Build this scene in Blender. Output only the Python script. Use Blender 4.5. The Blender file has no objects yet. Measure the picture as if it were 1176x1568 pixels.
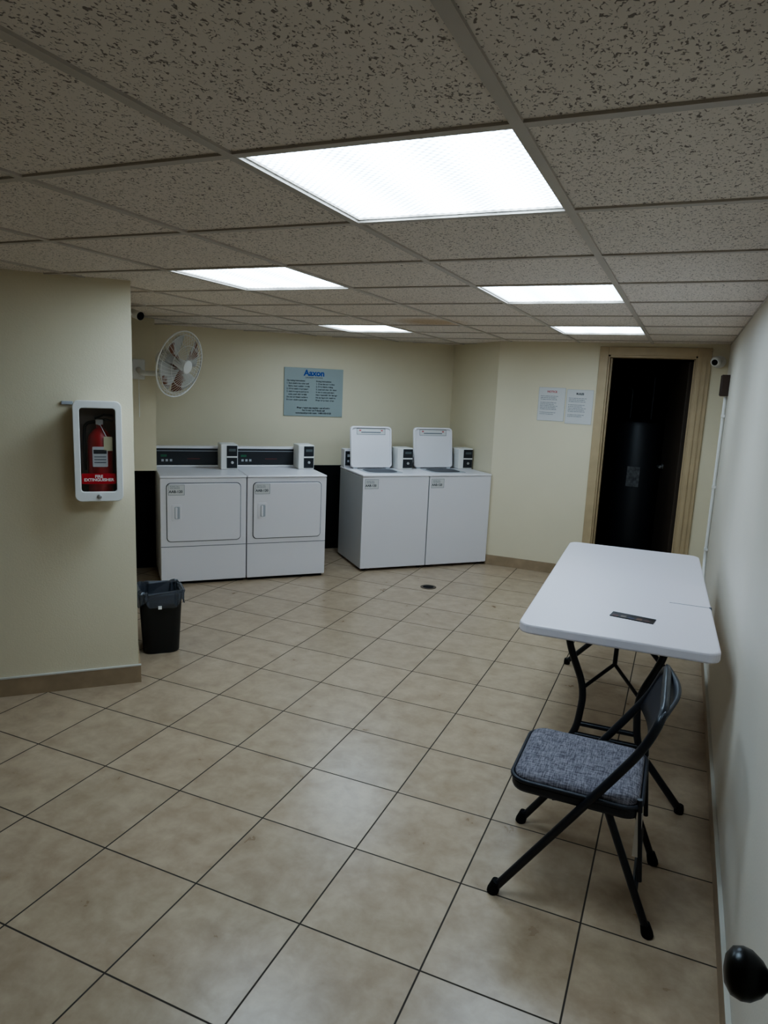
import bpy, bmesh, math, random
from mathutils import Vector, Matrix
random.seed(4)
SC=bpy.context.scene
COL=bpy.context.collection
R2=math.sqrt(0.5)
def W(s,d,z=0): return Vector(((s-d)*R2,(s+d)*R2,z))

# ---------------------------------------------------------------- materials
def mat(name,color,rough=0.5,metal=0.0,spec=0.5,bump=0.0,bscale=200,var=0.0,vscale=6,emis=None,estr=0):
    m=bpy.data.materials.new(name); m.use_nodes=True
    nt=m.node_tree; b=nt.nodes['Principled BSDF']
    b.inputs['Base Color'].default_value=(*color,1)
    b.inputs['Roughness'].default_value=rough
    b.inputs['Metallic'].default_value=metal
    b.inputs['Specular IOR Level'].default_value=spec
    if emis:
        b.inputs['Emission Color'].default_value=(*emis,1); b.inputs['Emission Strength'].default_value=estr
    tc=nt.nodes.new('ShaderNodeTexCoord')
    if var>0:
        n=nt.nodes.new('ShaderNodeTexNoise'); n.inputs['Scale'].default_value=vscale; n.inputs['Detail'].default_value=5
        nt.links.new(tc.outputs['Object'],n.inputs['Vector'])
        r=nt.nodes.new('ShaderNodeValToRGB')
        r.color_ramp.elements[0].position=0.3; r.color_ramp.elements[1].position=0.7
        r.color_ramp.elements[0].color=(*[c*(1-var) for c in color],1)
        r.color_ramp.elements[1].color=(*[min(1,c*(1+var)) for c in color],1)
        nt.links.new(n.outputs['Fac'],r.inputs['Fac']); nt.links.new(r.outputs['Color'],b.inputs['Base Color'])
    if bump>0:
        n2=nt.nodes.new('ShaderNodeTexNoise'); n2.inputs['Scale'].default_value=bscale; n2.inputs['Detail'].default_value=3
        nt.links.new(tc.outputs['Object'],n2.inputs['Vector'])
        bp=nt.nodes.new('ShaderNodeBump'); bp.inputs['Strength'].default_value=bump; bp.inputs['Distance'].default_value=0.002
        nt.links.new(n2.outputs['Fac'],bp.inputs['Height']); nt.links.new(bp.outputs['Normal'],b.inputs['Normal'])
    return m

M_wall=mat('wall_paint_cream',(0.71,0.63,0.46),0.5,bump=0.25,bscale=120,var=0.035,vscale=1.3)
M_wallR=mat('wall_paint_white',(0.66,0.605,0.52),0.5,bump=0.25,bscale=120,var=0.03,vscale=1.5)
M_base=mat('baseboard_tile',(0.34,0.25,0.16),0.4,var=0.15,vscale=9)
M_caulk=mat('caulk',(0.6,0.57,0.5),0.6)
M_white=mat('appliance_enamel',(0.77,0.73,0.74),0.32)
M_whiteshade=mat('appliance_enamel_shaded',(0.50,0.49,0.48),0.4)  # darker copy of the enamel, shade of the washers' left side painted in
M_seam=mat('seam_grey',(0.08,0.08,0.09),0.6)
M_dgrey=mat('console_dark',(0.018,0.02,0.024),0.3)
M_grey=mat('grey_trim',(0.42,0.43,0.45),0.35)
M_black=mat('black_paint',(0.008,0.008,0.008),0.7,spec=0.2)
M_unlitroom=mat('unlit_room_dark',(0.008,0.0075,0.007),0.9,spec=0.1)  # near-black colour carries the darkness of the unlit utility room
M_metal=mat('brushed_metal',(0.5,0.5,0.5),0.35,metal=0.9)
M_tan=mat('door_frame_paint',(0.46,0.35,0.21),0.45,var=0.06,vscale=8)
M_table=mat('table_plastic',(0.70,0.65,0.68),0.38,bump=0.15,bscale=500)
M_tleg=mat('black_powdercoat',(0.010,0.011,0.016),0.35)
M_vinyl=mat('black_vinyl',(0.014,0.015,0.022),0.45,bump=0.2,bscale=300)
M_bin=mat('bin_plastic',(0.009,0.009,0.009),0.4)
M_red=mat('red_paint',(0.32,0.012,0.015),0.4)
M_redlab=mat('red_label',(0.42,0.01,0.015),0.5)
M_plastic=mat('white_plastic',(0.74,0.72,0.68),0.4)
M_paper=mat('paper',(0.64,0.62,0.60),0.7)
M_ink=mat('ink',(0.02,0.02,0.025),0.7)
M_inkgrey=mat('ink_grey',(0.13,0.14,0.16),0.7)
M_inkred=mat('ink_red',(0.5,0.12,0.12),0.7)
M_blue=mat('sign_blue_text',(0.005,0.07,0.32),0.6)
M_sign=mat('sign_board',(0.33,0.38,0.37),0.3)
M_brown=mat('brown_box',(0.05,0.028,0.018),0.5)
M_tbar=mat('ceiling_tbar',(0.50,0.445,0.385),0.5)
M_knob=mat('oiled_bronze',(0.01,0.009,0.008),0.3,metal=0.4)
M_doorw=mat('door_white',(0.66,0.62,0.54),0.45)
M_doordark=mat('door_brown',(0.05,0.035,0.024),0.55)
M_heater=mat('heater_enamel',(0.020,0.020,0.023),0.45)
M_steel=mat('drain_metal',(0.12,0.09,0.06),0.4,metal=0.6)

def floor_mat():
    m=bpy.data.materials.new('floor_tile'); m.use_nodes=True
    nt=m.node_tree; N=nt.nodes; L=nt.links; b=N['Principled BSDF']
    tc=N.new('ShaderNodeTexCoord'); sep=N.new('ShaderNodeSeparateXYZ'); L.new(tc.outputs['Object'],sep.inputs[0])
    def M(op,a,bv=None,c=None):
        n=N.new('ShaderNodeMath'); n.operation=op
        for i,v in enumerate((a,bv,c)):
            if v is None: continue
            if isinstance(v,(int,float)): n.inputs[i].default_value=v
            else: L.new(v,n.inputs[i])
        return n.outputs[0]
    T=0.399
    ux=M('DIVIDE',M('ADD',sep.outputs[0],0.131+40*T),T); uy=M('DIVIDE',M('ADD',sep.outputs[1],-2.055+40*T),T)
    fx=M('FRACT',ux); fy=M('FRACT',uy)
    ex=M('MINIMUM',fx,M('SUBTRACT',1,fx)); ey=M('MINIMUM',fy,M('SUBTRACT',1,fy))
    e=M('MINIMUM',ex,ey)
    g=N.new('ShaderNodeMapRange'); g.inputs['From Min'].default_value=0.0050; g.inputs['From Max'].default_value=0.0090
    L.new(e,g.inputs['Value'])
    cx=M('FLOOR',ux); cy=M('FLOOR',uy)
    comb=N.new('ShaderNodeCombineXYZ'); L.new(cx,comb.inputs[0]); L.new(cy,comb.inputs[1])
    wn=N.new('ShaderNodeTexWhiteNoise'); L.new(comb.outputs[0],wn.inputs['Vector'])
    off=N.new('ShaderNodeVectorMath'); off.operation='MULTIPLY_ADD'; L.new(wn.outputs['Color'],off.inputs[0]); off.inputs[1].default_value=(9,9,9); L.new(tc.outputs['Object'],off.inputs[2])
    n1=N.new('ShaderNodeTexNoise'); n1.inputs['Scale'].default_value=10; n1.inputs['Detail'].default_value=5; n1.inputs['Roughness'].default_value=0.62; n1.inputs['Distortion'].default_value=0.2; L.new(off.outputs[0],n1.inputs['Vector'])
    r=N.new('ShaderNodeValToRGB'); el=r.color_ramp.elements
    el[0].position=0.28; el[0].color=(0.335,0.243,0.160,1); el[1].position=0.72; el[1].color=(0.475,0.372,0.262,1)
    L.new(n1.outputs['Fac'],r.inputs['Fac'])
    hs=N.new('ShaderNodeHueSaturation'); L.new(r.outputs['Color'],hs.inputs['Color'])
    L.new(M('ADD',M('MULTIPLY',wn.outputs['Value'],0.08),0.96),hs.inputs['Value'])
    mx=N.new('ShaderNodeMix'); mx.data_type='RGBA'; L.new(g.outputs[0],mx.inputs['Factor']); mx.inputs['A'].default_value=(0.04,0.030,0.022,1); L.new(hs.outputs['Color'],mx.inputs['B'])
    L.new(mx.outputs['Result'],b.inputs['Base Color'])
    rr=M('SUBTRACT',0.85,M('MULTIPLY',g.outputs[0],0.60)); 
    L.new(M('ADD',rr,M('MULTIPLY',n1.outputs['Fac'],0.08)),b.inputs['Roughness'])
    n2=N.new('ShaderNodeTexNoise'); n2.inputs['Scale'].default_value=25; n2.inputs['Detail'].default_value=3; L.new(tc.outputs['Object'],n2.inputs['Vector'])
    h=M('ADD',M('MULTIPLY',g.outputs[0],1.0),M('MULTIPLY',n2.outputs['Fac'],0.12))
    bp=N.new('ShaderNodeBump'); bp.inputs['Strength'].default_value=0.3; bp.inputs['Distance'].default_value=0.002; L.new(h,bp.inputs['Height']); L.new(bp.outputs['Normal'],b.inputs['Normal'])
    return m
def ceil_mat():
    m=bpy.data.materials.new('acoustic_tile'); m.use_nodes=True
    nt=m.node_tree; N=nt.nodes; L=nt.links; b=N['Principled BSDF']; b.inputs['Roughness'].default_value=0.95; b.inputs['Specular IOR Level'].default_value=0.1
    tc=N.new('ShaderNodeTexCoord')
    mp=N.new('ShaderNodeMapping'); mp.inputs['Scale'].default_value=(1.0,0.7,1); mp.inputs['Rotation'].default_value=(0,0,0.5); L.new(tc.outputs['Object'],mp.inputs['Vector'])
    n=N.new('ShaderNodeTexNoise'); n.inputs['Scale'].default_value=165; n.inputs['Detail'].default_value=1.5; n.inputs['Roughness'].default_value=0.5; n.inputs['Distortion'].default_value=0.8; L.new(mp.outputs[0],n.inputs['Vector'])
    r=N.new('ShaderNodeValToRGB'); el=r.color_ramp.elements
    el[0].position=0.34; el[0].color=(0.27,0.23,0.20,1); el[1].position=0.42; el[1].color=(0.76,0.685,0.61,1)
    L.new(n.outputs['Fac'],r.inputs['Fac'])
    vm=N.new('ShaderNodeVectorMath'); vm.operation='DISTANCE'; L.new(tc.outputs['Object'],vm.inputs[0]); vm.inputs[1].default_value=(-1.72,4.75,2.12)
    mr=N.new('ShaderNodeMapRange'); mr.inputs['From Min'].default_value=0.12; mr.inputs['From Max'].default_value=0.3; mr.inputs['To Min'].default_value=0.6; mr.inputs['To Max'].default_value=0; L.new(vm.outputs['Value'],mr.inputs['Value'])
    mx=N.new('ShaderNodeMix'); mx.data_type='RGBA'; L.new(mr.outputs[0],mx.inputs['Factor']); L.new(r.outputs['Color'],mx.inputs['A']); mx.inputs['B'].default_value=(0.46,0.30,0.14,1)
    L.new(mx.outputs['Result'],b.inputs['Base Color'])
    bp=N.new('ShaderNodeBump'); bp.inputs['Strength'].default_value=0.4; bp.inputs['Distance'].default_value=0.003; L.new(r.outputs['Color'],bp.inputs['Height']); L.new(bp.outputs['Normal'],b.inputs['Normal'])
    return m
def light_mat():
    m=bpy.data.materials.new('prismatic_lens'); m.use_nodes=True
    nt=m.node_tree; N=nt.nodes; L=nt.links; nt.nodes.clear()
    o=N.new('ShaderNodeOutputMaterial'); e=N.new('ShaderNodeEmission'); L.new(e.outputs[0],o.inputs[0])
    tc=N.new('ShaderNodeTexCoord'); mp=N.new('ShaderNodeMapping'); mp.inputs['Rotation'].default_value=(0,0,0.785); L.new(tc.outputs['Object'],mp.inputs['Vector'])
    ch=N.new('ShaderNodeTexVoronoi'); ch.inputs['Scale'].default_value=60; ch.inputs['Randomness'].default_value=0.0
    L.new(mp.outputs[0],ch.inputs['Vector'])
    sp=N.new('ShaderNodeSeparateXYZ'); L.new(tc.outputs['Object'],sp.inputs[0])
    wv=N.new('ShaderNodeMath'); wv.operation='MULTIPLY'; L.new(sp.outputs[0],wv.inputs[0]); wv.inputs[1].default_value=33.0
    cs=N.new('ShaderNodeMath'); cs.operation='COSINE'; L.new(wv.outputs[0],cs.inputs[0])
    a=N.new('ShaderNodeMath'); a.operation='MULTIPLY_ADD'; L.new(ch.outputs['Distance'],a.inputs[0]); a.inputs[1].default_value=-2.0; a.inputs[2].default_value=1.68
    a2=N.new('ShaderNodeMath'); a2.operation='MULTIPLY_ADD'; L.new(cs.outputs[0],a2.inputs[0]); a2.inputs[1].default_value=0.3; a2.inputs[2].default_value=0.9
    a3=N.new('ShaderNodeMath'); a3.operation='MULTIPLY'; L.new(a.outputs[0],a3.inputs[0]); L.new(a2.outputs[0],a3.inputs[1])
    a4=N.new('ShaderNodeMath'); a4.operation='MULTIPLY'; L.new(a3.outputs[0],a4.inputs[0]); a4.inputs[1].default_value=LIGHT
    L.new(a4.outputs[0],e.inputs['Strength']); e.inputs['Color'].default_value=(0.63,0.82,1.0,1)
    return m
def fabric_mat():
    m=bpy.data.materials.new('tweed_fabric'); m.use_nodes=True
    nt=m.node_tree; N=nt.nodes; L=nt.links; b=N['Principled BSDF']; b.inputs['Roughness'].default_value=0.95
    tc=N.new('ShaderNodeTexCoord')
    outs=[]
    for sc in ((420,40,1),(40,420,1)):
        mp=N.new('ShaderNodeMapping'); mp.inputs['Scale'].default_value=sc; L.new(tc.outputs['Object'],mp.inputs['Vector'])
        n=N.new('ShaderNodeTexNoise'); n.inputs['Scale'].default_value=1.0; n.inputs['Detail'].default_value=2; L.new(mp.outputs[0],n.inputs['Vector']); outs.append(n.outputs['Fac'])
    a=N.new('ShaderNodeMath'); a.operation='ADD'; L.new(outs[0],a.inputs[0]); L.new(outs[1],a.inputs[1])
    r=N.new('ShaderNodeValToRGB'); el=r.color_ramp.elements; mr=N.new('ShaderNodeMath'); mr.operation='MULTIPLY'; mr.inputs[1].default_value=0.5; L.new(a.outputs[0],mr.inputs[0])
    el[0].position=0.40; el[0].color=(0.07,0.064,0.08,1); el[1].position=0.6; el[1].color=(0.26,0.24,0.262,1)
    L.new(mr.outputs[0],r.inputs['Fac']); L.new(r.outputs['Color'],b.inputs['Base Color'])
    bp=N.new('ShaderNodeBump'); bp.inputs['Strength'].default_value=0.4; bp.inputs['Distance'].default_value=0.001; L.new(mr.outputs[0],bp.inputs['Height']); L.new(bp.outputs['Normal'],b.inputs['Normal'])
    return m
def rust_mat():
    m=bpy.data.materials.new('fan_blade_rusty'); m.use_nodes=True
    nt=m.node_tree; N=nt.nodes; L=nt.links; b=N['Principled BSDF']; b.inputs['Roughness'].default_value=0.5
    tc=N.new('ShaderNodeTexCoord'); n=N.new('ShaderNodeTexNoise'); n.inputs['Scale'].default_value=9; n.inputs['Detail'].default_value=4; L.new(tc.outputs['Object'],n.inputs['Vector'])
    r=N.new('ShaderNodeValToRGB'); el=r.color_ramp.elements; el[0].position=0.53; el[0].color=(0.50,0.48,0.44,1); el[1].position=0.60; el[1].color=(0.20,0.08,0.04,1)
    L.new(n.outputs['Fac'],r.inputs['Fac']); L.new(r.outputs['Color'],b.inputs['Base Color']); return m
def glass_mat():
    m=bpy.data.materials.new('clear_window'); m.use_nodes=True
    nt=m.node_tree; N=nt.nodes; L=nt.links; nt.nodes.clear()
    o=N.new('ShaderNodeOutputMaterial'); mx=N.new('ShaderNodeMixShader'); t=N.new('ShaderNodeBsdfTransparent'); g=N.new('ShaderNodeBsdfGlossy'); g.inputs['Roughness'].default_value=0.1
    mx.inputs[0].default_value=0.06; L.new(t.outputs[0],mx.inputs[1]); L.new(g.outputs[0],mx.inputs[2]); L.new(mx.outputs[0],o.inputs[0]); return m
def bag_mat():
    m=mat('trash_bag_film',(0.09,0.095,0.11),0.25); m.node_tree.nodes['Principled BSDF'].inputs['Alpha'].default_value=0.75; return m
LIGHT=12.0
M_floor=floor_mat(); M_ceil=ceil_mat(); M_light=light_mat(); M_fabric=fabric_mat(); M_rust=rust_mat(); M_glass=glass_mat(); M_bag=bag_mat()

# ---------------------------------------------------------------- mesh helpers
def empty(name,loc=(0,0,0),rz=0):
    o=bpy.data.objects.new(name,None); o.empty_display_size=0.1; COL.objects.link(o); o.location=loc; o.rotation_euler=(0,0,rz); return o
def link(name,bm,material,parent=None,smooth=False,bevel=0,seg=2):
    me=bpy.data.meshes.new(name); bmesh.ops.recalc_face_normals(bm,faces=bm.faces[:]); bm.to_mesh(me); bm.free()
    if isinstance(material,(list,tuple)):
        for x in material: me.materials.append(x)
    else: me.materials.append(material)
    o=bpy.data.objects.new(name,me); COL.objects.link(o)
    if parent: o.parent=parent
    if smooth:
        for p in me.polygons: p.use_smooth=True
    if bevel>0:
        mo=o.modifiers.new('bevel','BEVEL'); mo.width=bevel; mo.segments=seg; mo.limit_method='ANGLE'; mo.angle_limit=math.radians(40)
    return o
def addbox(bm,x0,x1,y0,y1,z0,z1,mi=0):
    v=[bm.verts.new(p) for p in ((x0,y0,z0),(x1,y0,z0),(x1,y1,z0),(x0,y1,z0),(x0,y0,z1),(x1,y0,z1),(x1,y1,z1),(x0,y1,z1))]
    for f in ((3,2,1,0),(4,5,6,7),(0,1,5,4),(1,2,6,5),(2,3,7,6),(3,0,4,7)):
        fc=bm.faces.new([v[i] for i in f]); fc.material_index=mi
def box(name,x0,x1,y0,y1,z0,z1,m,parent=None,bevel=0,seg=2):
    bm=bmesh.new(); addbox(bm,x0,x1,y0,y1,z0,z1); return link(name,bm,m,parent,bevel=bevel,seg=seg)
def boxes(name,lst,m,parent=None,bevel=0):
    bm=bmesh.new()
    for b in lst: addbox(bm,*b)
    return link(name,bm,m,parent,bevel=bevel)
def rr(w,h,r,n=6,cx=0,cy=0):
    pts=[]
    for (sx,sy,a0) in ((1,1,0),(-1,1,90),(-1,-1,180),(1,-1,270)):
        for i in range(n+1):
            a=math.radians(a0+90*i/n); pts.append((cx+sx*(w/2-r)+r*math.cos(a),cy+sy*(h/2-r)+r*math.sin(a)))
    return pts
def slab(name,pts,mapf,t0,t1,m,parent=None,bevel=0,smooth=False):
    bm=bmesh.new(); A=[bm.verts.new(mapf(a,b,t0)) for a,b in pts]; B=[bm.verts.new(mapf(a,b,t1)) for a,b in pts]
    bm.faces.new(A); bm.faces.new(B[::-1]); n=len(pts)
    for i in range(n): bm.faces.new((A[i],A[(i+1)%n],B[(i+1)%n],B[i]))
    return link(name,bm,m,parent,bevel=bevel,smooth=smooth)
def ring(name,po,pi,mapf,t0,t1,m,parent=None,bevel=0):
    bm=bmesh.new(); n=len(po)
    v=[[bm.verts.new(mapf(a,b,t)) for a,b in P] for P in (po,pi) for t in (t0,t1)]
    o0,o1,i0,i1=v
    for k in range(n):
        j=(k+1)%n
        bm.faces.new((o0[k],o0[j],o1[j],o1[k])); bm.faces.new((i0[k],i0[j],i1[j],i1[k]))
        bm.faces.new((o0[k],o0[j],i0[j],i0[k])); bm.faces.new((o1[k],o1[j],i1[j],i1[k]))
    return link(name,bm,m,parent,bevel=bevel)
def lathe(name,prof,m,parent=None,n=28,origin=(0,0,0),axis=(0,0,1),cap=True,mats=None,smooth=True):
    bm=bmesh.new(); q=Vector((0,0,1)).rotation_difference(Vector(axis).normalized()); O=Vector(origin); rings=[]
    for r,z in prof:
        rings.append([bm.verts.new(O+q@Vector((r*math.cos(2*math.pi*i/n),r*math.sin(2*math.pi*i/n),z))) for i in range(n)])
    for a in range(len(rings)-1):
        for i in range(n):
            j=(i+1)%n; bm.faces.new((rings[a][i],rings[a][j],rings[a+1][j],rings[a+1][i]))
    if cap:
        bm.faces.new(rings[0][::-1]); bm.faces.new(rings[-1])
    o=link(name,bm,m,parent,smooth=smooth)
    if smooth:
        mo=o.modifiers.new('es','EDGE_SPLIT'); mo.split_angle=math.radians(40)
    return o
def tomesh(o,name,m,parent):
    dg=bpy.context.evaluated_depsgraph_get(); me=bpy.data.meshes.new_from_object(o.evaluated_get(dg)); me.name=name
    bpy.data.objects.remove(o)
    me.materials.clear(); me.materials.append(m)
    n=bpy.data.objects.new(name,me); COL.objects.link(n); return n
def tube(name,pts,r,m,parent=None,fillet=0.0,closed=False,res=6,flat=None):
    P=[Vector(p) for p in pts]
    if fillet>0:
        Q=[P[0]]
        for i in range(1,len(P)-1):
            a,b,c=P[i-1],P[i],P[i+1]; f1=min(fillet,(a-b).length*0.45); f2=min(fillet,(c-b).length*0.45)
            s=b+(a-b).normalized()*f1; e=b+(c-b).normalized()*f2
            for k in range(7):
                t=k/6; Q.append(s*(1-t)**2+b*2*t*(1-t)+e*t*t)
        Q.append(P[-1]); P=Q
    cu=bpy.data.curves.new(name,'CURVE'); cu.dimensions='3D'; cu.bevel_depth=r; cu.bevel_resolution=res; cu.use_fill_caps=True
    sp=cu.splines.new('POLY'); sp.points.add(len(P)-1)
    for i,p in enumerate(P): sp.points[i].co=(*p,1)
    sp.use_cyclic_u=closed
    o=bpy.data.objects.new('tmp',cu); COL.objects.link(o); bpy.context.view_layer.update()
    n=tomesh(o,name,m,parent)
    for p in n.data.polygons: p.use_smooth=True
    if parent: n.parent=parent
    return n
def text(name,body,size,m,parent,origin,right,up,align='LEFT',spacing=1.0,ext=0.0002,bold=0.0):
    cu=bpy.data.curves.new(name,'FONT'); cu.body=body; cu.size=size; cu.align_x=align; cu.extrude=ext; cu.space_line=spacing; cu.offset=bold
    o=bpy.data.objects.new('tmp',cu); COL.objects.link(o); bpy.context.view_layer.update()
    n=tomesh(o,name,m,parent)
    r=Vector(right).normalized(); u=Vector(up).normalized(); k=r.cross(u)
    n.data.transform(Matrix((( r.x,u.x,k.x,origin[0]),(r.y,u.y,k.y,origin[1]),(r.z,u.z,k.z,origin[2]),(0,0,0,1))))
    if parent: n.parent=parent
    return n
A45=math.pi/4
def wbox(name,s0,s1,d0,d1,z0,z1,m,bevel=0):
    bm=bmesh.new(); addbox(bm,s0,s1,d0,d1,z0,z1); bm.transform(Matrix.Rotation(A45,4,'Z')); return link(name,bm,m,None,bevel=bevel)

CH=2.118; XR=0.276
# ---------------------------------------------------------------- room shell
bm=bmesh.new(); addbox(bm,-8,1.0,-1.4,8.6,-0.1,0); link('floor',bm,M_floor)
T=0.61; gx=-0.327; gy=1.295
lights=[(-1,0),(-1,3),(-1,6),(-3,2),(-4,6)]
bm=bmesh.new()
for i in range(-12,1):
    for j in range(-5,12):
        if (i,j) in lights: continue
        x0=gx+i*T; y0=gy+j*T
        addbox(bm,x0,x0+T,y0,y0+T,CH+0.006,CH+0.02)
addbox(bm,-8,1.0,-1.4,8.6,CH+0.11,CH+0.16)
link('ceiling',bm,M_ceil)
bm=bmesh.new()
for i in range(-12,2):
    x=gx+i*T; addbox(bm,x-0.012,x+0.012,-1.3,8.4,CH,CH+0.0065)
for j in range(-4,12):
    y=gy+j*T; addbox(bm,-7.6,0.9,y-0.012,y+0.012,CH+0.0003,CH+0.0062)
link('trim_1',bm,M_tbar)
for k,(i,j) in enumerate(lights):
    x0=gx+i*T; y0=gy+j*T
    e=empty('ceiling_light_panel' if k==0 else 'ceiling_light_panel.%03d'%k,(x0+T/2,y0+T/2,CH))
    box('lens',-T/2+0.018,T/2-0.018,-T/2+0.018,T/2-0.018,0.012,0.018,M_light,e)
    ring('frame',rr(T,T,0.002,1),rr(T-0.036,T-0.036,0.002,1),lambda a,b,t:(a,b,t),0.0068,0.03,M_tbar,e)
    box('housing',-T/2+0.005,T/2-0.005,-T/2+0.005,T/2-0.005,0.03,0.10,M_grey,e)
H=2.3
box('wall_right',XR,XR+0.12,-1.4,6.57,0,H,M_wallR)
boxes('wall_far',[(-1.65,-0.70,6.45,6.57,0,H),(0.07,0.9,6.45,6.57,0,H),(-0.70,0.07,6.45,6.57,2.03,H)],M_wall)
wbox('wall_corner',3.4,3.52,5.73,6.78,0,H,M_wall)
wbox('wall_back',-0.9,3.4,6.66,6.78,0,H,M_wall)
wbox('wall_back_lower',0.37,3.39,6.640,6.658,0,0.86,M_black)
wbox('wall_left',-7.5,0.12,3.81,3.93,0,H,M_wall)
wbox('wall_left_return',0.0,0.12,3.931,6.65,0,H,M_wall)
wbox('wall_bulkhead',0.13,0.365,6.02,6.655,0.89,H,M_wall)
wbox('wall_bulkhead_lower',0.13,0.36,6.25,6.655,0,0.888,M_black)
box('wall_behind',-8,1.0,-1.4,-1.28,0,H,M_wall)
e=wbox('baseboard_left',-7.5,0.132,3.798,3.8095,0,0.095,M_base)
wbox('trim_2',-7.5,0.133,3.796,3.8095,0.0955,0.103,M_caulk)
wbox('baseboard_left_return',0.1205,0.132,3.8105,5.5,0,0.095,M_base)
box('baseboard_right',XR-0.012,XR-0.0005,-1.27,6.44,0,0.095,M_base)
box('trim_3',XR-0.014,XR-0.0005,-1.27,6.44,0.0955,0.103,M_caulk)
box('baseboard_far',-1.645,-0.765,6.438,6.4495,0,0.095,M_base)
# utility room behind the door
boxes('wall_utility',[(-1.4,-1.3,6.575,8.4,0,H),(0.7,0.8,6.575,8.4,0,H),(-1.4,0.8,8.4,8.5,0,H)],M_unlitroom)
boxes('wall_utility_inner',[(-1.295,-0.71,6.575,6.59,0,H),(0.08,0.69,6.575,6.59,0,H)],M_unlitroom)
box('floor_utility',-1.29,0.69,6.60,8.39,0.0005,0.004,M_unlitroom)
box('ceiling_utility',-1.29,0.69,6.60,8.39,2.10,2.115,M_unlitroom)
# door
d1=empty('door_1',(0,6.45,0))
boxes('frame',[(-0.75,-0.675,-0.018,0.0,0,2.09),(0.04,0.145,-0.018,0.0,0,2.09),(-0.675,0.04,-0.018,0.0,2.02,2.09),
  (-0.699,-0.66,0.001,0.14,0,2.01),(0.028,0.069,0.001,0.14,0,2.01),(-0.66,0.028,0.001,0.14,2.0,2.029)],M_tan,d1,bevel=0.003)
boxes('stop',[(-0.659,-0.645,0.06,0.12,0,1.995),(0.014,0.027,0.06,0.12,0,1.995),(0.07,0.075,-0.024,-0.0185,0,2.08),(0.11,0.115,-0.024,-0.0185,0,2.08)],M_tan,d1)
la=math.radians(13)
leaf=box('leaf',-0.04,0.0,0,0.70,0.01,1.985,M_doordark,d1,bevel=0.003); leaf.location=(0.02,0.15,0); leaf.rotation_euler=(0,0,la)
q=Matrix.Rotation(la,4,'Z')
def lp(x,y,z): v=q@Vector((x,y,z)); return (v.x+0.02,v.y+0.15,v.z)
lathe('rose',[(0.028,0),(0.028,0.008),(0.01,0.012),(0.01,0.05)],M_metal,d1,origin=lp(-0.04,0.60,1.02),axis=tuple(q@Vector((-1,0,0))))
tube('lever',[lp(-0.085,0.60,1.02),lp(-0.085,0.50,1.02)],0.010,M_metal,d1)
# water heater
wh=empty('water_heater',(-0.42,7.55,0.0045))
lathe('tank',[(0.23,0.06),(0.25,0.07),(0.255,0.1),(0.255,1.38),(0.24,1.42),(0.15,1.45)],M_heater,wh)
lathe('base',[(0.24,0.0),(0.24,0.07)],M_black,wh)
slab('label',[(-0.06,0.78),(0.06,0.78),(0.06,0.98),(-0.06,0.98)],lambda a,b,t:(a,t,b),-0.262,-0.2545,mat('heater_label',(0.14,0.14,0.14),0.7,var=0.5,vscale=40),wh)
tube('inlet_pipe',[(-0.1,0,1.44),(-0.1,0,1.75),(-0.5,0.1,1.75)],0.014,M_heater,wh,0.04)
tube('outlet_pipe',[(0.1,0,1.44),(0.1,0,1.9),(0.5,0.1,1.9)],0.014,M_heater,wh,0.04)
# near open door with knob
d2=empty('door_2',(-0.018,0.0,0.0))
box('leaf',0.21,0.25,-0.02,0.88,0.008,2.03,M_doorw,d2,bevel=0.002)
lathe('knob',[(0.033,0),(0.034,0.006),(0.028,0.011),(0.013,0.014),(0.012,0.028),(0.02,0.034),(0.0275,0.045),(0.029,0.055),(0.026,0.066),(0.016,0.073),(0.003,0.075)],M_knob,d2,origin=(0.2065,0.832,0.989),axis=(-1,0,0))
lathe('rosette',[(0.036,0),(0.036,0.005),(0.03,0.009)],M_knob,d2,origin=(0.2098,0.832,0.989),axis=(-1,0,0))

# ---------------------------------------------------------------- appliances
M_lcd=mat('lcd',(0.10,0.12,0.12),0.3)
M_logo=mat('console_logo_paint',(0.12,0.03,0.03),0.5)
def coin_box(par,x0,x1,y0,y1,z0,z1):
    box('coin_box_body',x0,x1,y0,y1,z0,z1,M_plastic,par,bevel=0.008)
    w=x1-x0
    box('coin_box_face',x0+w*0.34,x1-0.006,y0-0.003,y0+0.0005,z0+0.012,z1-0.012,M_dgrey,par,bevel=0.001)
    box('coin_slot_plate',x0+w*0.34,x1-0.006,y0-0.006,y0-0.0028,z0+(z1-z0)*0.47,z0+(z1-z0)*0.53,M_plastic,par)
    box('display',x0+w*0.46,x1-0.02,y0-0.0055,y0-0.0028,z0+(z1-z0)*0.72,z0+(z1-z0)*0.82,M_lcd,par)
    lathe('lock',[(0.012,0),(0.012,0.01),(0.006,0.012)],M_metal,par,n=16,origin=(x0+w*0.66,y0-0.003,z0+(z1-z0)*0.28),axis=(0,-1,0))
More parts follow.
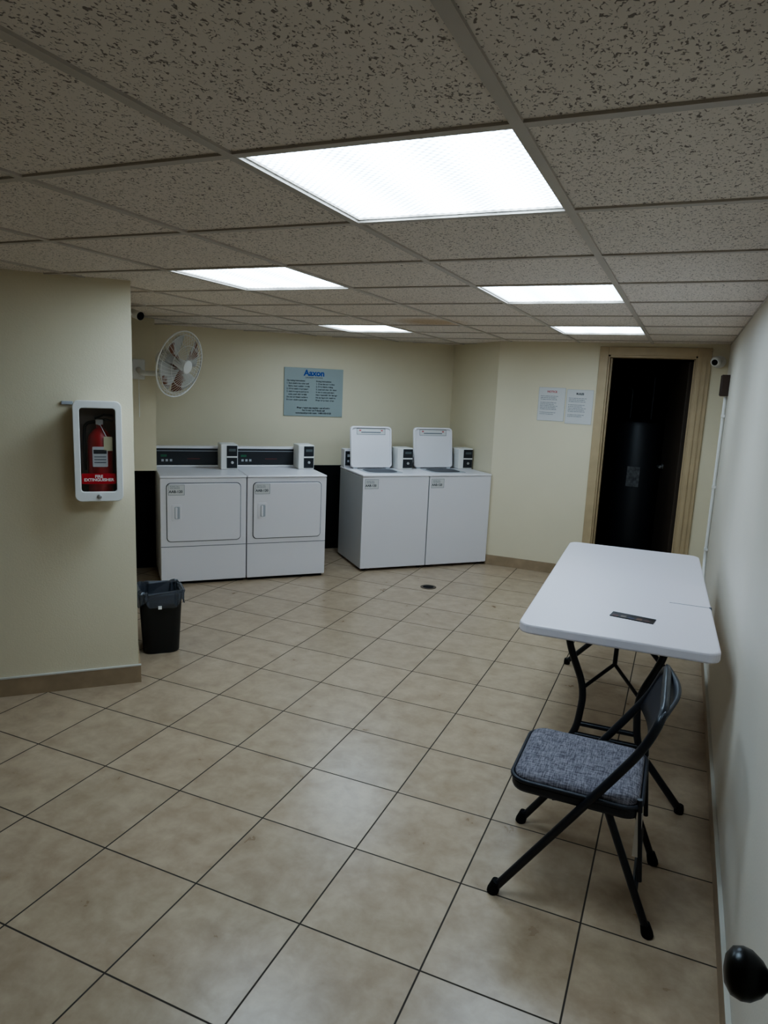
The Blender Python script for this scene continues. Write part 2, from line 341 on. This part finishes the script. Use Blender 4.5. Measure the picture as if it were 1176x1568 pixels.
def dryer(name,s,d):
    w=0.684; e=empty(name,W(s,d),A45); g=0.002
    box('body',g,w-g,0.0,0.70,0.025,0.875,M_white,e,bevel=0.006)
    box('top',0.0,w,-0.006,0.705,0.876,0.895,M_white,e,bevel=0.008,seg=3)
    box('base',0.02,w-0.02,0.03,0.68,0.0,0.03,M_black,e)
    box('kick_seam',g,w-g,-0.001,0.001,0.318,0.322,M_seam,e)
    F=lambda a,b,t:(a,-t,b)
    cx=w/2; cz=0.60
    slab('door_shadow_gap',rr(0.589,0.481,0.035,cx=cx,cy=cz),F,-0.001,0.0015,M_seam,e)
    slab('door_panel',rr(0.578,0.470,0.032,cx=cx,cy=cz),F,-0.001,0.012,M_white,e,bevel=0.004)
    slab('handle_frame',rr(0.075,0.135,0.012,cx=0.125,cy=0.60),F,0.0122,0.0150,M_white,e,bevel=0.0015)
    slab('handle_recess',rr(0.040,0.10,0.008,cx=0.130,cy=0.60),F,0.0152,0.0160,M_grey,e)
    slab('handle_grip',rr(0.016,0.09,0.006,cx=0.122,cy=0.60),F,0.0161,0.026,M_white,e,bevel=0.002)
    slab('sticker',rr(0.125,0.085,0.002,cx=0.125,cy=0.785),F,0.0122,0.0130,M_paper,e)
    ring('sticker_border',rr(0.125,0.085,0.002,cx=0.125,cy=0.785),rr(0.121,0.081,0.002,cx=0.125,cy=0.785),F,0.0130,0.0134,M_inkgrey,e)
    text('sticker_text','AAB-120',0.028,M_ink,e,(0.068,-0.0134,0.762),(1,0,0),(0,0,1),bold=0.0006)
    text('sticker_text_small','PLEASE CALL\nFOR SERVICE',0.013,M_inkgrey,e,(0.075,-0.0134,0.808),(1,0,0),(0,0,1))
    box('console_back',0.004,w-0.004,0.60,0.695,0.896,1.075,M_white,e,bevel=0.006)
    box('console_panel',0.012,w-0.14,0.588,0.5995,0.915,1.058,M_dgrey,e,bevel=0.002)
    box('console_stripe',0.012,w-0.14,0.5865,0.5878,1.035,1.040,M_grey,e)
    box('console_bottom_trim',0.004,w-0.14,0.575,0.5995,0.8965,0.913,M_white,e,bevel=0.003)
    for k in range(3): box('button_%d'%(k+1),0.055+k*0.035,0.075+k*0.035,0.584,0.5875,0.945,0.965,M_grey,e)
    box('console_display',0.05,0.10,0.5845,0.5875,0.985,1.005,mat('green_lcd',(0.02,0.12,0.06),0.4),e)
    box('console_logo',0.27,0.38,0.5855,0.5875,0.965,0.972,M_logo,e)
    coin_box(e,w-0.150,w-0.004,0.40,0.5995,0.8955,1.115)
    return e
def washer(name,s,d):
    w=0.652; e=empty(name,W(s,d),A45); g=0.002; h=0.865
    bm=bmesh.new(); addbox(bm,g,w-g,0.0,0.66,0.025,h)
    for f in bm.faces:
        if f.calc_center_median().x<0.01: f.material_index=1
    link('body',bm,[M_white,M_whiteshade],e,bevel=0.006)
    box('top',0.0,w,-0.006,0.665,h+0.001,h+0.022,M_white,e,bevel=0.008,seg=3)
    for i,x in enumerate((0.05,w-0.05)): lathe('foot_%d'%(i+1),[(0.02,0),(0.02,0.026)],M_black,e,n=12,origin=(x,0.05,0))
    for i,x in enumerate((0.05,w-0.05)): lathe('foot_%d'%(i+3),[(0.02,0),(0.02,0.026)],M_black,e,n=12,origin=(x,0.61,0))
    F=lambda a,b,t:(a,-t,b)
    slab('sticker',rr(0.13,0.085,0.002,cx=0.085,cy=h-0.062),F,0.0002,0.0012,M_paper,e)
    ring('sticker_border',rr(0.13,0.085,0.002,cx=0.085,cy=h-0.062),rr(0.126,0.081,0.002,cx=0.085,cy=h-0.062),F,0.0012,0.0016,M_inkgrey,e)
    text('sticker_text','AAB-120',0.028,M_ink,e,(0.026,-0.0018,h-0.085),(1,0,0),(0,0,1),bold=0.0006)
    text('sticker_text_small','PLEASE CALL\nFOR SERVICE',0.013,M_inkgrey,e,(0.035,-0.0018,h-0.042),(1,0,0),(0,0,1))
    t=h+0.0225
    slab('tub_opening',rr(0.36,0.34,0.05,cx=0.26,cy=0.26),lambda a,b,q:(a,b,q),t,t+0.002,M_grey,e)
    slab('tub_inside',rr(0.30,0.28,0.09,cx=0.26,cy=0.26),lambda a,b,q:(a,b,q),t+0.0021,t+0.003,M_seam,e)
    box('console_back',0.004,w-0.004,0.55,0.655,t,t+0.175,M_white,e,bevel=0.006)
    box('console_panel',0.012,w-0.14,0.538,0.5495,t+0.018,t+0.155,M_dgrey,e,bevel=0.002)
    for k in range(3): box('button_%d'%(k+1),0.03+k*0.03,0.048+k*0.03,0.534,0.5375,t+0.05,t+0.07,M_grey,e)
    box('console_display',0.03,0.085,0.5345,0.5375,t+0.10,t+0.125,M_grey,e)
    coin_box(e,w-0.165,w-0.006,0.38,0.5495,t,t+0.205)
    th=math.radians(8)
    def G(a,b,q):
        return (a, 0.455+b*math.sin(th)*1.0-q*math.cos(th), t+0.006+b*math.cos(th)+q*math.sin(th))
    LW=0.42; LH=0.395
    slab('lid',rr(LW,LH,0.035,cx=0.245,cy=LH/2),G,-0.006,0.008,M_white,e,bevel=0.004)
    ring('lid_rim',rr(LW-0.006,LH-0.006,0.033,cx=0.245,cy=LH/2),rr(LW-0.035,LH-0.035,0.028,cx=0.245,cy=LH/2),G,0.0082,0.020,M_white,e,bevel=0.003)
    slab('lid_label',rr(0.29,0.06,0.004,cx=0.245,cy=LH-0.05),G,0.0083,0.0095,M_paper,e)
    ring('lid_label_border',rr(0.29,0.06,0.004,cx=0.245,cy=LH-0.05),rr(0.284,0.054,0.004,cx=0.245,cy=LH-0.05),G,0.0095,0.0099,M_inkgrey,e)
    slab('lid_label_text',rr(0.20,0.008,0.001,n=2,cx=0.245,cy=LH-0.058),G,0.0096,0.0100,M_inkgrey,e)
    for i,x in enumerate((0.225,0.265)): slab('lid_label_red_%d'%(i+1),rr(0.02,0.012,0.001,n=2,cx=x+0.09*(i*2-1),cy=LH-0.040),G,0.0096,0.0102,M_inkred,e)
    for i,x in enumerate((0.08,0.41)): box('hinge_%d'%(i+1),x-0.02,x+0.02,0.44,0.465,t,t+0.012,M_grey,e)
    return e
dryer('clothes_dryer',0.362,5.645); dryer('clothes_dryer.001',1.050,5.645)
washer('washing_machine',2.084,5.705); washer('washing_machine.001',2.738,5.705)

# ---------------------------------------------------------------- back wall sign
sg=empty('information_sign',W(0,6.658),A45)
S0,S1,Z0,Z1=1.585,2.180,1.345,1.81
box('panel',S0,S1,-0.008,0.0,Z0,Z1,M_sign,sg,bevel=0.001)
text('sign_title','Aaxon',0.078,M_blue,sg,((S0+S1)/2,-0.009,Z1-0.072),(1,0,0),(0,0,1),'CENTER',ext=0.0008,bold=0.0028)
text('sign_subtitle','LAUNDRY SYSTEMS',0.020,M_ink,sg,((S0+S1)/2,-0.009,Z1-0.098),(1,0,0),(0,0,1),'CENTER')
tx=["Operating Instructions:","1. Sort clothes by color and","   fabric, load machine evenly","2. Select wash temperature","3. Add detergent and insert","   coins, push slide in fully","Do not overload machines","Remove clothes promptly"]
text('sign_left_text',"\n".join(tx),0.0195,M_ink,sg,(S0+0.025,-0.009,Z1-0.13),(1,0,0),(0,0,1),spacing=1.35,bold=0.0005)
text('sign_right_text',"\n".join(["Drying Instructions:","1. Clean lint screen first","2. Select fabric setting","3. Load and close the door","4. Insert coins and start","Not responsible for damage","No dyeing in the washers","Please keep room clean"]),0.0195,M_ink,sg,((S0+S1)/2+0.02,-0.009,Z1-0.13),(1,0,0),(0,0,1),spacing=1.35,bold=0.0005)
text('sign_footer',"Please report any machine out of order\nFor Service or Refunds call\nwww.laundryservice.com  1-800-555-0120",0.021,M_ink,sg,((S0+S1)/2,-0.009,Z0+0.075),(1,0,0),(0,0,1),'CENTER',spacing=1.2,bold=0.0008)

# ---------------------------------------------------------------- notices
for k,(x0,x1,z0,z1,mt) in enumerate(((-1.255,-1.015,1.42,1.72,M_inkred),(-1.003,-0.77,1.405,1.71,M_ink))):
    e=empty('notice_paper' if k==0 else 'notice_paper.001',(0,6.4495,0))
    box('sheet',x0,x1,-0.003,0,z0,z1,M_paper,e)
    ring('sheet_edge',rr(x1-x0,z1-z0,0.001,1,cx=(x0+x1)/2,cy=(z0+z1)/2),rr(x1-x0-0.005,z1-z0-0.005,0.001,1,cx=(x0+x1)/2,cy=(z0+z1)/2),lambda a,b,t:(a,-t,b),0.003,0.0034,M_grey,e)
    text('heading','NOTICE' if k==0 else 'RULES',0.024,mt,e,((x0+x1)/2,-0.0036,z1-0.045),(1,0,0),(0,0,1),'CENTER',bold=0.001)
    text('body_text',"\n".join(["Please be considerate and remove your","clothes when the cycle has finished.","The laundry room is for tenants only.","","Keep this area clean at all times and","do not leave items unattended."]*2),0.0098,M_inkgrey,e,(x0+0.02,-0.0036,z1-0.08),(1,0,0),(0,0,1),spacing=1.5,bold=0.0003)

# ---------------------------------------------------------------- extinguisher cabinet
cb=empty('fire_extinguisher_cabinet',W(-0.050,3.809,0),A45)
CW=0.212; CZ=1.285; CHh=0.485
F=lambda a,b,t:(a,-t,b)
ring('shell',rr(CW,CHh,0.035,cx=0,cy=CZ),rr(CW-0.012,CHh-0.012,0.03,cx=0,cy=CZ),F,0.0,0.135,M_plastic,cb)
slab('back_panel',rr(CW-0.014,CHh-0.014,0.03,cx=0,cy=CZ),F,0.001,0.006,mat('cabinet_back',(0.20,0.16,0.13),0.6),cb)
ring('door_frame',rr(CW+0.010,CHh+0.010,0.030,cx=0,cy=CZ),rr(CW-0.050,CHh-0.075,0.014,cx=0,cy=CZ+0.006),F,0.1355,0.152,M_plastic,cb,bevel=0.004)
slab('window',rr(CW-0.046,CHh-0.07,0.014,cx=0,cy=CZ+0.006),F,0.136,0.1375,M_glass,cb)
slab('warning_label',rr(CW-0.056,0.052,0.003,n=2,cx=0,cy=CZ-0.135),F,0.138,0.139,M_redlab,cb)
text('warning_text','FIRE\nEXTINGUISHER',0.020,M_plastic,cb,(0,-0.1395,CZ-0.130),(1,0,0),(0,0,1),'CENTER',spacing=0.85,bold=0.0006)
lathe('lock',[(0.011,0),(0.011,0.006),(0.006,0.008)],M_metal,cb,n=16,origin=(0.0,-0.1522,CZ-0.222),axis=(0,-1,0))
box('wall_bracket',-0.165,-0.112,-0.012,-0.0005,1.505,1.522,M_grey,cb,bevel=0.002)
fe=empty('fire_extinguisher',W(-0.042,3.809-0.072,1.068),A45)
lathe('cylinder',[(0.054,0),(0.058,0.006),(0.058,0.26),(0.052,0.29),(0.030,0.318),(0.016,0.328),(0.016,0.345)],M_red,fe)
slab('label',rr(0.070,0.10,0.004,n=2,cx=0,cy=0.19),F,0.0585,0.0595,mat('extinguisher_label',(0.45,0.43,0.42),0.6),fe)
slab('label_band',rr(0.06,0.02,0.002,n=2,cx=0,cy=0.215),F,0.0596,0.0600,M_ink,fe)
for k in range(3): slab('label_line_%d'%(k+1),rr(0.055,0.005,0.001,n=2,cx=0,cy=0.19-k*0.014),F,0.0596,0.0600,M_inkgrey,fe)
box('valve',-0.018,0.018,-0.02,0.02,0.345,0.372,M_metal,fe,bevel=0.004)
tube('lower_handle',[(0.0,0,0.368),(0.03,-0.02,0.372),(0.06,-0.03,0.365)],0.006,M_black,fe)
tube('upper_lever',[(-0.02,0,0.375),(0.02,-0.015,0.395),(0.062,-0.03,0.392)],0.006,M_black,fe)
lathe('gauge',[(0.014,0),(0.014,0.008)],M_metal,fe,n=16,origin=(0,-0.02,0.357),axis=(0,-1,0))
tube('hose',[(-0.018,0,0.36),(-0.068,-0.01,0.35),(-0.072,-0.02,0.25),(-0.070,-0.02,0.12)],0.008,M_black,fe,0.03)
tube('inspection_tag_wire',[(0.0,-0.03,0.355),(0.03,-0.05,0.29)],0.0015,M_metal,fe)
box('inspection_tag',0.018,0.058,-0.060,-0.0585,0.22,0.29,mat('tag',(0.5,0.45,0.3),0.7),fe)

# ---------------------------------------------------------------- wall fan
n=Vector((0.965,0.016,-0.253)).normalized(); C=Vector((-3.67,4.42,1.765))
upv=(Vector((0,0,1))-n*n.z).normalized(); rt=upv.cross(n).normalized()
fan=empty('wall_fan',C)
def FP(a,b,t): return rt*a+upv*b+n*t
RF=0.26
def circ(r,t,k=48): return [FP(r*math.cos(2*math.pi*i/k),r*math.sin(2*math.pi*i/k),t) for i in range(k)]
def prof(u,front): return (0.075*(1-u**3.2) if front else -0.075*(1-u**3.2))
tube('cage_rim',circ(RF,0),0.006,M_plastic,fan,closed=True,res=3)
def mergetubes(name,paths,r,m,par,closed=False):
    cu=bpy.data.curves.new(name,'CURVE'); cu.dimensions='3D'; cu.bevel_depth=r; cu.bevel_resolution=1
    for P in paths:
        sp=cu.splines.new('POLY'); sp.points.add(len(P)-1); sp.use_cyclic_u=closed
        for i,p in enumerate(P): sp.points[i].co=(*p,1)
    o=bpy.data.objects.new('tmp',cu); COL.objects.link(o); bpy.context.view_layer.update(); nn=tomesh(o,name,m,par); nn.parent=par; return nn
for front in (True,False):
    P=[]
    for k in range(44):
        a0=2*math.pi*k/44; path=[]
        for i in range(9):
            u=0.2+0.8*i/8; a=a0+(0.5*(1-u) if front else 0); path.append(FP(RF*u*math.cos(a),RF*u*math.sin(a),prof(u,front)))
        P.append(path)
    mergetubes('cage_spokes_front' if front else 'cage_spokes_back',P,0.0015,M_plastic,fan)
    mergetubes('cage_rings_front' if front else 'cage_rings_back',[circ(RF*u,prof(u,front)) for u in (0.2,0.62,0.9)],0.002,M_plastic,fan,True)
lathe('badge',[(0.05,0),(0.05,0.006),(0.04,0.012)],M_plastic,fan,origin=FP(0,0,0.074),axis=tuple(n))
lathe('hub',[(0.042,-0.03),(0.042,0.03),(0.03,0.045)],M_plastic,fan,origin=(0,0,0),axis=tuple(n))
for k in range(4):
    bm=bmesh.new(); a0=2*math.pi*k/4+0.5; rows=[]
    for i in range(7):
        u=i/6; r=0.035+u*0.19; wd=0.45+0.42*math.sin(min(1,u*1.15)*math.pi*0.62)
        row=[]
        for j in range(6):
            v=j/5-0.5; a=a0+v*wd*1.35; row.append(bm.verts.new(FP(r*math.cos(a),r*math.sin(a),v*0.055*(1.2-u*0.4))))
        rows.append(row)
    for i in range(6):
        for j in range(5): bm.faces.new((rows[i][j],rows[i][j+1],rows[i+1][j+1],rows[i+1][j]))
    o=link('blade_%d'%(k+1),bm,M_rust,fan,smooth=True); mo=o.modifiers.new('s','SOLIDIFY'); mo.thickness=0.002
lathe('motor_housing',[(0.03,-0.20),(0.06,-0.19),(0.075,-0.16),(0.078,-0.08),(0.06,-0.076)],M_plastic,fan,origin=(0,0,0),axis=tuple(n))
mt=W(0.235,6.018,1.715)-C
tube('neck',[FP(0,-0.03,-0.14),FP(0,-0.12,-0.15),Vector(mt)+Vector((0.12,-0.10,-0.03)),Vector(mt)+Vector((0.025,-0.025,0))],0.02,M_plastic,fan,0.05)
wb=box('wall_bracket',-0.05,0.05,-0.03,0.0,-0.08,0.08,M_plastic,fan,bevel=0.01); wb.location=mt; wb.rotation_euler=(0,0,A45)
tube('pull_cord',[Vector(mt)+Vector((0.05,-0.05,-0.05)),Vector(mt)+Vector((0.05,-0.05,-0.38))],0.0025,M_plastic,fan)
# security cameras
sc=empty('security_camera',W(0.1215,5.0,2.06),A45)
lathe('mount',[(0.03,0),(0.03,0.01),(0.012,0.014),(0.012,0.05)],M_plastic,sc,n=20,axis=(1,0,0))
lathe('barrel',[(0.026,-0.05),(0.028,-0.045),(0.028,0.045)],M_plastic,sc,n=20,origin=(0.07,0,0),axis=(0.5,-0.8,-0.25))
lathe('lens',[(0.027,0.0455),(0.02,0.052),(0.002,0.054)],M_black,sc,n=20,origin=(0.07,0,0),axis=(0.5,-0.8,-0.25))
s2=empty('security_camera.001',(0.205,6.4315,1.98))
lathe('mount',[(0.05,-0.018),(0.05,0.0),(0.035,0.012)],M_plastic,s2,n=24,origin=(0.0,0.0,0),axis=(0,-1,0))
lathe('ball',[(0.004,-0.042),(0.024,-0.036),(0.04,-0.019),(0.045,0),(0.04,0.019),(0.031,0.032),(0.024,0.034)],M_plastic,s2,n=24,origin=(-0.025,-0.05,0),axis=(-0.35,-0.9,-0.25))
lathe('lens',[(0.024,0.0341),(0.02,0.038),(0.002,0.039)],M_black,s2,n=24,origin=(-0.025,-0.05,0),axis=(-0.35,-0.9,-0.25))
# electrical box + conduit on right wall
eb=empty('junction_box',(XR-0.0005,5.95,1.78))
box('box',-0.055,0,-0.06,0.06,-0.08,0.08,M_brown,eb,bevel=0.004)
box('cover',-0.059,-0.0555,-0.055,0.055,-0.075,0.075,M_brown,eb)
cd=empty('wall_conduit',(XR-0.014,5.95,0))
tube('pipe',[(0,0,1.695),(0,0,0.9),(0,0,0.42),(0,-0.3,0.16),(0,-0.35,0.12)],0.012,M_plastic,cd,0.05)
for i,z in enumerate((1.55,1.0,0.5)): box('strap_%d'%(i+1),-0.014,0.0135,-0.02,0.02,z-0.01,z+0.01,M_plastic,cd)

# ---------------------------------------------------------------- trash can
tb=empty('trash_can',W(0.268,4.30,0),A45)
bm=bmesh.new(); levels=[(0,0.80),(0.01,0.84),(0.34,0.98),(0.342,1.03),(0.378,1.04)]
rings=[]
for z,k in levels: rings.append([bm.verts.new((a,b,z)) for a,b in rr(0.25*k,0.27*k,0.06*k)])
for z,k in ((0.378,0.98),(0.05,0.84)): rings.append([bm.verts.new((a,b,z)) for a,b in rr(0.25*k,0.27*k,0.06*k)])
nn=len(rings[0])
for a in range(len(rings)-1):
    for i in range(nn): bm.faces.new((rings[a][i],rings[a][(i+1)%nn],rings[a+1][(i+1)%nn],rings[a+1][i]))
bm.faces.new(rings[0][::-1]); bm.faces.new(rings[-1])
o=link('bin_body',bm,M_bin,tb,smooth=True); mo=o.modifiers.new('es','EDGE_SPLIT'); mo.split_angle=math.radians(40)
bm=bmesh.new(); rings=[]; base=rr(0.25,0.27,0.06,n=10); nn=len(base)
for li,(z,k) in enumerate(((0.315,1.075),(0.34,1.085),(0.37,1.075),(0.388,1.05),(0.394,0.99),(0.38,0.93),(0.31,0.88),(0.25,0.80))):
    rw=[]
    for i,(a,b) in enumerate(base):
        w=0.012*math.sin(i*2.3+li)+0.008*random.uniform(-1,1); dz=random.uniform(-0.009,0.009)+(0.018*math.sin(i*0.7) if li in(0,1) else 0)
        l=math.hypot(a,b); kk=k+w*(0.35 if li>0 else 0.5)/l*2; rw.append(bm.verts.new((a*max(kk,1.055) if li<4 else a*kk,b*max(kk,1.055) if li<4 else b*kk,z+dz)))
    rings.append(rw)
for a in range(len(rings)-1):
    for i in range(nn): bm.faces.new((rings[a][i],rings[a][(i+1)%nn],rings[a+1][(i+1)%nn],rings[a+1][i]))
link('bag_liner',bm,M_bag,tb)
box('tag',-0.02,0.0,-0.155,-0.150,0.295,0.315,M_plastic,tb)

# ---------------------------------------------------------------- floor drain
fd=empty('floor_drain',(-1.85,5.38,0.0003))
lathe('rim',[(0.068,0),(0.068,0.002),(0.05,0.003)],M_steel,fd)
lathe('grate',[(0.046,0.0031),(0.044,0.0036)],M_black,fd)

# ---------------------------------------------------------------- folding table
TZ=0.745
tb=empty('folding_table',(-0.183,3.56,0),math.radians(1.8))
slab('top',rr(0.75,1.75,0.055,n=8),lambda a,b,t:(a,b,t),TZ-0.042,TZ,M_table,tb,bevel=0.008)
boxes('fold_crease',[(0.20,0.3758,-0.253,-0.249,TZ-0.03,TZ+0.0006),(0.366,0.3762,-0.262,-0.240,TZ-0.035,TZ+0.0005)],M_seam,tb)
boxes('frame_rails',[(-0.32,-0.295,-0.72,0.80,TZ-0.065,TZ-0.043),(0.295,0.32,-0.72,0.80,TZ-0.065,TZ-0.043)],M_tleg,tb)
for sgn in (-1,1):
    y=sgn*0.60-(0.03 if sgn<0 else 0); yo=sgn*0.09
    for sx in (-1,1):
        tube('leg_%d'%(1 if sx<0 else 2) if sgn<0 else 'leg_%d'%(3 if sx<0 else 4),
          [(sx*0.20,y,TZ-0.055),(sx*0.185,y+yo*0.1,0.60),(sx*0.105,y+yo*0.45,0.43),(sx*0.125,y+yo*0.7,0.23),(sx*0.31,y+yo,0.016)],0.0150,M_tleg,tb,0.07)
        lathe('foot_cap_%d_%d'%(sgn+2,sx+2),[(0.018,-0.014),(0.019,0.0),(0.016,0.02)],M_black,tb,n=16,origin=(sx*0.31,y+yo,0.0145))
    n_='near' if sgn<0 else 'far'
    tube('top_bar_'+n_,[(-0.31,y,TZ-0.055),(0.31,y,TZ-0.055)],0.012,M_tleg,tb)
    tube('cross_bar_'+n_,[(-0.118,y+yo*0.6,0.28),(0.118,y+yo*0.6,0.28)],0.011,M_tleg,tb)
    tube('lower_bar_'+n_,[(-0.13,y+yo*0.75,0.235),(0.13,y+yo*0.75,0.235)],0.011,M_tleg,tb)
    for sx in (-1,1): tube('brace_arm_%s_%d'%(n_,sx+2),[(sx*0.108,y+yo*0.4,0.44),(0,y-sgn*0.13,0.50)],0.008,M_tleg,tb)
    tube('brace_stem_'+n_,[(0,y-sgn*0.13,0.50),(0,y-sgn*0.36,TZ-0.05)],0.010,M_tleg,tb)
fl=empty('leaflet',(-0.112,2.985,TZ+0.0004),math.radians(-8))
box('card',-0.088,0.088,-0.033,0.033,0,0.003,mat('leaflet_print',(0.018,0.012,0.012),0.35,var=0.8,vscale=30),fl)
for k in range(5): box('photo_strip_%d'%(k+1),-0.078+k*0.032,-0.056+k*0.032,-0.026,-0.010+0.01*(k%2),0.0031,0.0034,mat('print_%d'%k,[(0.12,0.04,0.03),(0.14,0.11,0.09),(0.04,0.04,0.08),(0.15,0.08,0.05),(0.09,0.03,0.03)][k],0.4),fl)

# ---------------------------------------------------------------- folding chair, facing -x
ch=empty('folding_chair',(-0.18,2.27,0))
yn,yf=-0.205,0.225
X=lambda x:x+0.18
ZT=0.748
tube('main_frame',[(X(-0.42),yn,0.012),(X(-0.09),yn,0.50),(X(-0.005),yn,0.63),(X(0.038),yn,ZT),(X(0.038),yf,ZT),(X(-0.005),yf,0.63),(X(-0.09),yf,0.50),(X(-0.42),yf,0.012)],0.0135,M_tleg,ch,0.085)
for k,(y,i) in enumerate(((yn+0.028,1),(yf-0.028,2))):
    tube('rear_leg_%d'%i,[(X(0.065),y-0.0,0.012),(X(-0.105),y,0.425),(X(-0.26),y,0.385)],0.0125,M_tleg,ch,0.04)
    lathe('rear_foot_%d'%i,[(0.018,-0.012),(0.019,0.0),(0.015,0.03)],M_black,ch,n=16,origin=(X(0.065),y,0.012),axis=(-0.3,0,1))
    lathe('front_foot_%d'%i,[(0.019,-0.012),(0.020,0.0),(0.016,0.035)],M_black,ch,n=16,origin=(X(-0.42),(yn,yf)[k],0.012),axis=(0.3,0,1))
    box('hinge_plate_%d'%i,X(-0.005),X(0.014),y-0.006,y-0.002,0.26,0.41,M_metal,ch)
    tube('rear_link_%d'%i,[(X(0.0),y,0.45),(X(0.025),y,0.18)],0.008,M_tleg,ch)
tube('rear_cross_bar',[(X(0.015),yn+0.028,0.13),(X(0.015),yf-0.028,0.13)],0.010,M_tleg,ch)
def S(a,b,t): return (a,b,t)
cx=X(-0.195); cy=-0.012
sw,sd=0.405,0.375
slab('seat_pan',rr(sw,sd,0.055,n=8,cx=cx,cy=cy),S,0.382,0.422,M_vinyl,ch,bevel=0.012)
bm=bmesh.new(); rg=[]
for k,(f,z) in enumerate(((0.985,0.4225),(0.99,0.433),(0.955,0.443),(0.85,0.449),(0.55,0.453),(0.2,0.454))):
    rg.append([bm.verts.new((cx+(a-cx)*f,cy+(b-cy)*f,z)) for a,b in rr(sw-0.01,sd-0.01,0.05,n=8,cx=cx,cy=cy)])
for a in range(len(rg)-1):
    for i in range(len(rg[0])):
        j=(i+1)%len(rg[0]); bm.faces.new((rg[a][i],rg[a][j],rg[a+1][j],rg[a+1][i]))
bm.faces.new(rg[-1]); bm.faces.new(rg[0][::-1])
link('seat_cushion',bm,M_fabric,ch,smooth=True)
tube('seat_piping',[Vector((a,b,0.424)) for a,b in rr(sw,sd,0.055,n=8,cx=cx,cy=cy)],0.007,M_vinyl,ch,closed=True,res=3)
bm=bmesh.new(); rows=[]
for i in range(15):
    v=i/14; y=yn+(yf-yn)*v; bow=0.04*math.sin(math.pi*v); row=[]
    for j in range(6):
        u=j/5; z=0.575+(ZT-0.575)*u; xx=X(-0.035+0.073*u)+bow
        row.append(bm.verts.new((xx,y,z)))
    rows.append(row)
for i in range(14):
    for j in range(5): bm.faces.new((rows[i][j],rows[i][j+1],rows[i+1][j+1],rows[i+1][j]))
o=link('backrest',bm,M_vinyl,ch,smooth=True); mo=o.modifiers.new('s','SOLIDIFY'); mo.thickness=0.012; mo.offset=0

# ---------------------------------------------------------------- world, camera, colour
w=bpy.data.worlds.new('world'); SC.world=w; w.use_nodes=True
w.node_tree.nodes['Background'].inputs[0].default_value=(0.01,0.01,0.01,1)
R=[[0.91624,0.39834,0.04274],[0.10935,-0.14601,-0.98322],[-0.38541,0.90554,-0.17734]]
r=Vector(R[0]).normalized(); b=-Vector(R[2]).normalized(); u=b.cross(r).normalized(); r=u.cross(b)
cam=bpy.data.cameras.new('camera'); co=bpy.data.objects.new('camera',cam); COL.objects.link(co)
co.matrix_world=Matrix(((r.x,u.x,b.x,0),(r.y,u.y,b.y,0),(r.z,u.z,b.z,1.655),(0,0,0,1)))
cam.sensor_fit='VERTICAL'; cam.sensor_height=24; cam.lens=24*1150.4/1707; cam.clip_start=0.02
SC.camera=co
SC.view_settings.view_transform='AgX'; SC.view_settings.look='AgX - Medium High Contrast'; SC.view_settings.exposure=0.85
